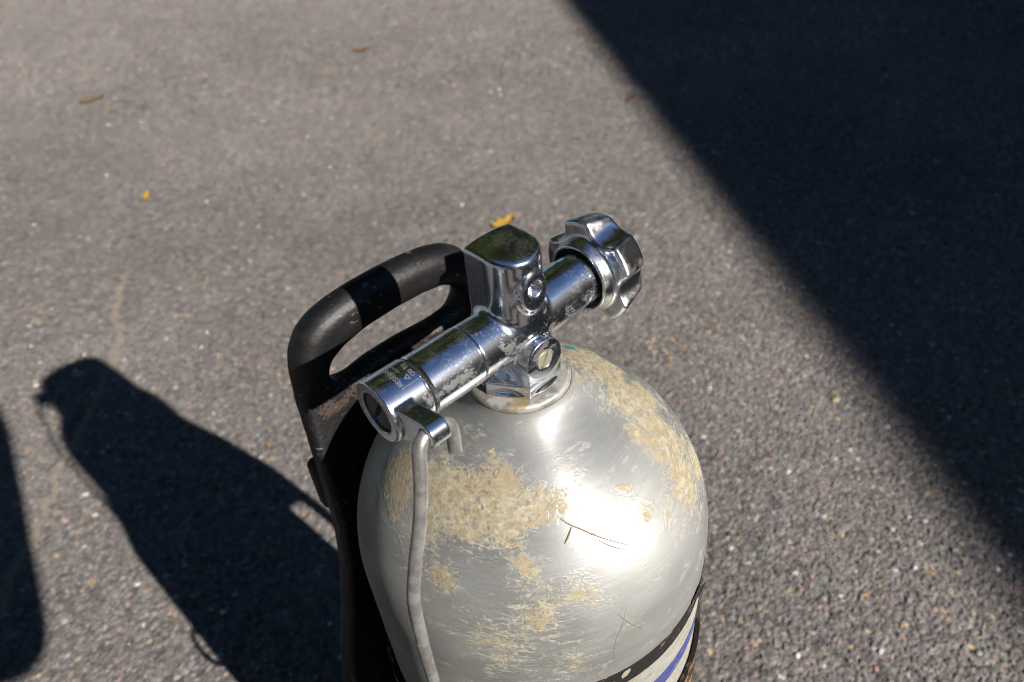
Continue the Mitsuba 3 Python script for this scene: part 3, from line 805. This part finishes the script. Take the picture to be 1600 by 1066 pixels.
yellow = leaf_mat('leaf_yellow', (0.446, 0.259, 0.0144), (0.504, 0.331, 0.0288)); orange = leaf_mat('leaf_orange', (0.52, 0.29, 0.05), (0.58, 0.38, 0.09))
brown = leaf_mat('leaf_brown', (0.238, 0.108, 0.036), (0.302, 0.158, 0.0576)); faded = leaf_mat('leaf_faded', (0.21, 0.17, 0.105), (0.25, 0.205, 0.13)); red = leaf_mat('leaf_red', (0.216, 0.0576, 0.036), (0.259, 0.0936, 0.0648))
LEAVES = [(-0.971, 1.645, 0.021, 0.012, 75, 0.5, yellow, 0, 'small bright yellow leaf on the asphalt, left of the carrying pack'),
          (0.008, 1.318, 0.042, 0.027, 30, 0.28, orange, 1, 'curled orange-yellow leaf on the asphalt just beyond the valve head'),
          (-0.471, 2.728, 0.040, 0.016, -5, 0.4, brown, 0, 'blurred orange-brown leaf at the top of the picture, left of the shadow'),
          (-1.434, 2.472, 0.060, 0.036, 20, 0.15, faded, 1, 'flat faded tan leaf on the asphalt near the upper left corner'),
          (-1.043, 2.559, 0.022, 0.014, 60, 0.2, faded, 0, 'tiny tan leaf fragment on the asphalt right of the faded leaf'),
          (-1.115, 1.059, 0.020, 0.013, 10, 0.4, yellow, 0, 'yellow leaf cut off by the left edge of the picture'),
          (0.445, 2.005, 0.020, 0.012, 15, 0.3, red, 0, 'small reddish leaf scrap at the edge of the large shadow')]
for k, (x, y, l, w, a, c, m, lob, lab) in enumerate(LEAVES):
    v, f = leaf_mesh(l * 1.5, w * 1.5, c, k, 1.0 if k else 0.6, lob)
    put('fallen_leaf', (v, f), m, smooth=True, label=lab, cat='leaf', group='leaves fallen on the asphalt', to_world=T4().translate([x, y, 0.0015]).rotate([0, 0, 1], a))
put('twig', tube(smooth_path([(-0.712, 1.190, 0.003), (-0.703, 1.197, 0.005), (-0.699, 1.203, 0.004), (-0.690, 1.212, 0.003)], 4), 0.0014, 7), 'mat_bark', smooth=60, label='short dark twig lying on the asphalt above the cylinder shadow', cat='twig')

# bits of dry grass and a hair stuck to the shoulder
principled('straw', (0.16, 0.12, 0.08), 0.7)
STRANDS = [([(0.12, -0.645, 0.755), (0.161, -0.665, 0.729), (0.203, -0.676, 0.708), (0.259, -0.69, 0.676), (0.316, -0.698, 0.642), (0.414, -0.699, 0.583)], 0.0034, 'thin brown grass stalk lying across the bright highlight of the cylinder', 'grass stalk'),
           ([(0.168, -0.673, 0.72), (0.149, -0.703, 0.696), (0.129, -0.727, 0.675)], 0.0034, 'short brown stalk branching down from the longer grass stalk', 'grass stalk'),
           ([(0.27, -0.70, 0.66), (0.33, -0.715, 0.615), (0.40, -0.718, 0.57)], 0.0026, 'fine straw just below the longer grass stalk', 'grass stalk'),
           ([(0.348, -0.885, 0.31), (0.41, -0.886, 0.215), (0.471, -0.872, 0.135)], 0.0022, 'short dark fibre above the black stripe', 'fibre'),
           ([(0.391, -0.86, 0.327), (0.371, -0.897, 0.241), (0.334, -0.929, 0.159), (0.323, -0.946, 0.039), (0.339, -0.941, -0.135)], 0.0010, 'thin curved hair stuck to the cylinder above the tape', 'hair'),
           ([(0.13, -0.985, 0.09), (0.212, -0.977, -0.035), (0.279, -0.96, -0.19)], 0.0020, 'pale brown stalk at the bottom edge of the picture', 'grass stalk')]
for pts, rad, lab, cat in STRANDS:
    q = smooth_path(pts, 6)
    q = np.array([v / (np.linalg.norm(v) if v[2] > 0 else np.hypot(v[0], v[1])) * [1, 1, 1] if v[2] > 0 else np.array([v[0] / np.hypot(v[0], v[1]), v[1] / np.hypot(v[0], v[1]), v[2]]) for v in q])
    q[:, :2] *= 1 + rad * 0.8; q[:, 2] += rad * 0.8 * (q[:, 2] > 0) * q[:, 2]
    w = rad * (0.5 + 0.8 * np.sin(np.linspace(0.2, 2.9, len(q))))
    put(cat.replace(' ', '_'), tube(q * R + [0, 0, BASE], w * R, 7), 'mat_straw', smooth=60, label=lab, cat=cat, group='dry grass stalks stuck to the cylinder' if cat == 'grass stalk' else None)

# ------------------------------------------------------------------ the photographer, behind the lens: seen only in the chrome and by the shadow at the left edge
principled('jacket', (0.025, 0.03, 0.045), 0.85); principled('trousers', (0.03, 0.03, 0.035), 0.9); principled('skin', (0.42, 0.27, 0.19), 0.5); principled('hair', (0.04, 0.028, 0.02), 0.6)
principled('camera_black', (0.012, 0.012, 0.012), 0.4); principled('shoe', (0.03, 0.028, 0.026), 0.6)


def limbs(bones, fine=0.03, it=8):
    parts = []
    for a, ra, b, rb in bones:
        s0 = m3.Manifold.sphere(ra, 20).translate(list(map(float, a))); s1 = m3.Manifold.sphere(rb, 20).translate(list(map(float, b)))
        parts.append(m3.Manifold.batch_hull([s0, s1]))
    m = m3.Manifold.batch_boolean(parts, m3.OpType.Add).refine_to_length(fine).to_mesh()
    t = trimesh.Trimesh(m.vert_properties[:, :3], m.tri_verts)
    trimesh.smoothing.filter_taubin(t, iterations=it)
    return t


hip, chest, nk, hd_c = (-0.03, -0.98, 0.60), (-0.03, -0.73, 0.98), (0.0, -0.57, 1.09), (-0.03, -0.415, 1.085)
note('person', 'photographer in a dark jacket crouching behind the camera', 'person')
shL, shR = (-0.19, -0.66, 1.04), (0.14, -0.67, 1.02)
elL, elR = (-0.17, -0.46, 0.83), (0.075, -0.50, 0.715)
wrL, wrR = (-0.055, -0.31, 0.885), (0.085, -0.315, 0.90)
mid = (-0.03, -0.88, 0.78)
put('person__jacket', limbs([(hip, 0.155, mid, 0.15), (mid, 0.15, chest, 0.16), (chest, 0.15, nk, 0.07), (chest, 0.12, shL, 0.085), (chest, 0.12, shR, 0.085),
                             (shL, 0.075, elL, 0.055), (elL, 0.055, wrL, 0.034), (shR, 0.078, elR, 0.060), (elR, 0.060, wrR, 0.034)]), 'mat_jacket', smooth=True)
kL, kR, aL, aR = (-0.22, -0.50, 0.50), (0.10, -0.49, 0.505), (-0.17, -0.80, 0.10), (0.12, -0.80, 0.10)
put('person__trousers', limbs([(hip, 0.15, (-0.11, -0.96, 0.56), 0.11), (hip, 0.15, (0.05, -0.96, 0.56), 0.11), ((-0.11, -0.96, 0.56), 0.105, kL, 0.070), ((0.05, -0.96, 0.56), 0.105, kR, 0.072),
                               (kL, 0.066, aL, 0.05), (kR, 0.068, aR, 0.05)]), 'mat_trousers', smooth=True)
for x in (-0.17, 0.12):
    put('person__shoe', limbs([((x, -0.84, 0.045), 0.045, (x, -0.61, 0.035), 0.035)], 0.02, 4), 'mat_shoe', smooth=True)
put('person__head', limbs([(nk, 0.058, (-0.03, -0.46, 1.06), 0.055), (hd_c, 0.085, (-0.03, -0.39, 1.03), 0.06), (hd_c, 0.085, (-0.03, -0.46, 1.12), 0.088), ((-0.03, -0.345, 1.06), 0.012, (-0.03, -0.33, 1.035), 0.014)], 0.012, 5), 'mat_skin', smooth=True)
put('person__hair', limbs([((-0.03, -0.46, 1.135), 0.092, (-0.03, -0.43, 1.15), 0.082), ((-0.03, -0.50, 1.08), 0.07, (-0.03, -0.47, 1.13), 0.09)], 0.02, 4), 'mat_hair', smooth=True)


def hand(w, palm, knuckles, tips, thumb):
    b = [(w, 0.026, palm, 0.028)]
    for k, t in zip(knuckles, tips):
        mid = (np.array(k) + np.array(t)) / 2 + np.array([0, 0.010, -0.004])
        b += [(palm, 0.016, k, 0.010), (k, 0.0095, mid, 0.0088), (mid, 0.0088, t, 0.0078)]
    th_m = (np.array(palm) + np.array(thumb)) / 2 + np.array([0, 0, 0.008])
    return limbs(b + [(palm, 0.014, th_m, 0.011), (th_m, 0.0105, thumb, 0.0085)], 0.004, 4)


put('person__hand', hand(wrR, (0.082, -0.298, 0.925), [(0.086, -0.278, 0.906 + 0.021 * k) for k in range(4)], [(0.070, -0.262, 0.905 + 0.021 * k) for k in range(4)], (0.050, -0.325, 0.945)), 'mat_skin', smooth=True)
put('person__hand', hand(wrL, (-0.035, -0.285, 0.872), [(-0.03 + 0.021 * k, -0.265, 0.868) for k in range(4)], [(-0.028 + 0.020 * k, -0.255, 0.880) for k in range(4)], (-0.066, -0.285, 0.905)), 'mat_skin', smooth=True)


def camera_body(p):
    d = box_sdf(p, (0, -0.020, 0), (0.068, 0.020, 0.048), 0.010)
    d = smin(d, box_sdf(p, (0, -0.022, 0.055), (0.026, 0.020, 0.022), 0.010), 0.01)
    d = smin(d, box_sdf(p, (0.056, -0.010, -0.004), (0.018, 0.028, 0.046), 0.014), 0.01)
    lens = np.hypot(p[:, 0], p[:, 2]) - 0.033
    lens = smax(lens, np.abs(p[:, 1] - 0.010) - 0.022, 0.003)
    return smin(d, lens, 0.003)


v, f = surface_nets(camera_body, (-0.08, -0.05, -0.06), (0.085, 0.04, 0.085), 0.003)
rt = np.cross(fw, UP); rt /= np.linalg.norm(rt)
v = EYE - fw * 0.045 + v[:, :1] * rt + v[:, 1:2] * fw + v[:, 2:] * UP
note('camera_in_hand', 'black camera held by the photographer', 'camera')
put('camera_in_hand__body', (v, f), 'mat_camera_black', smooth=True)
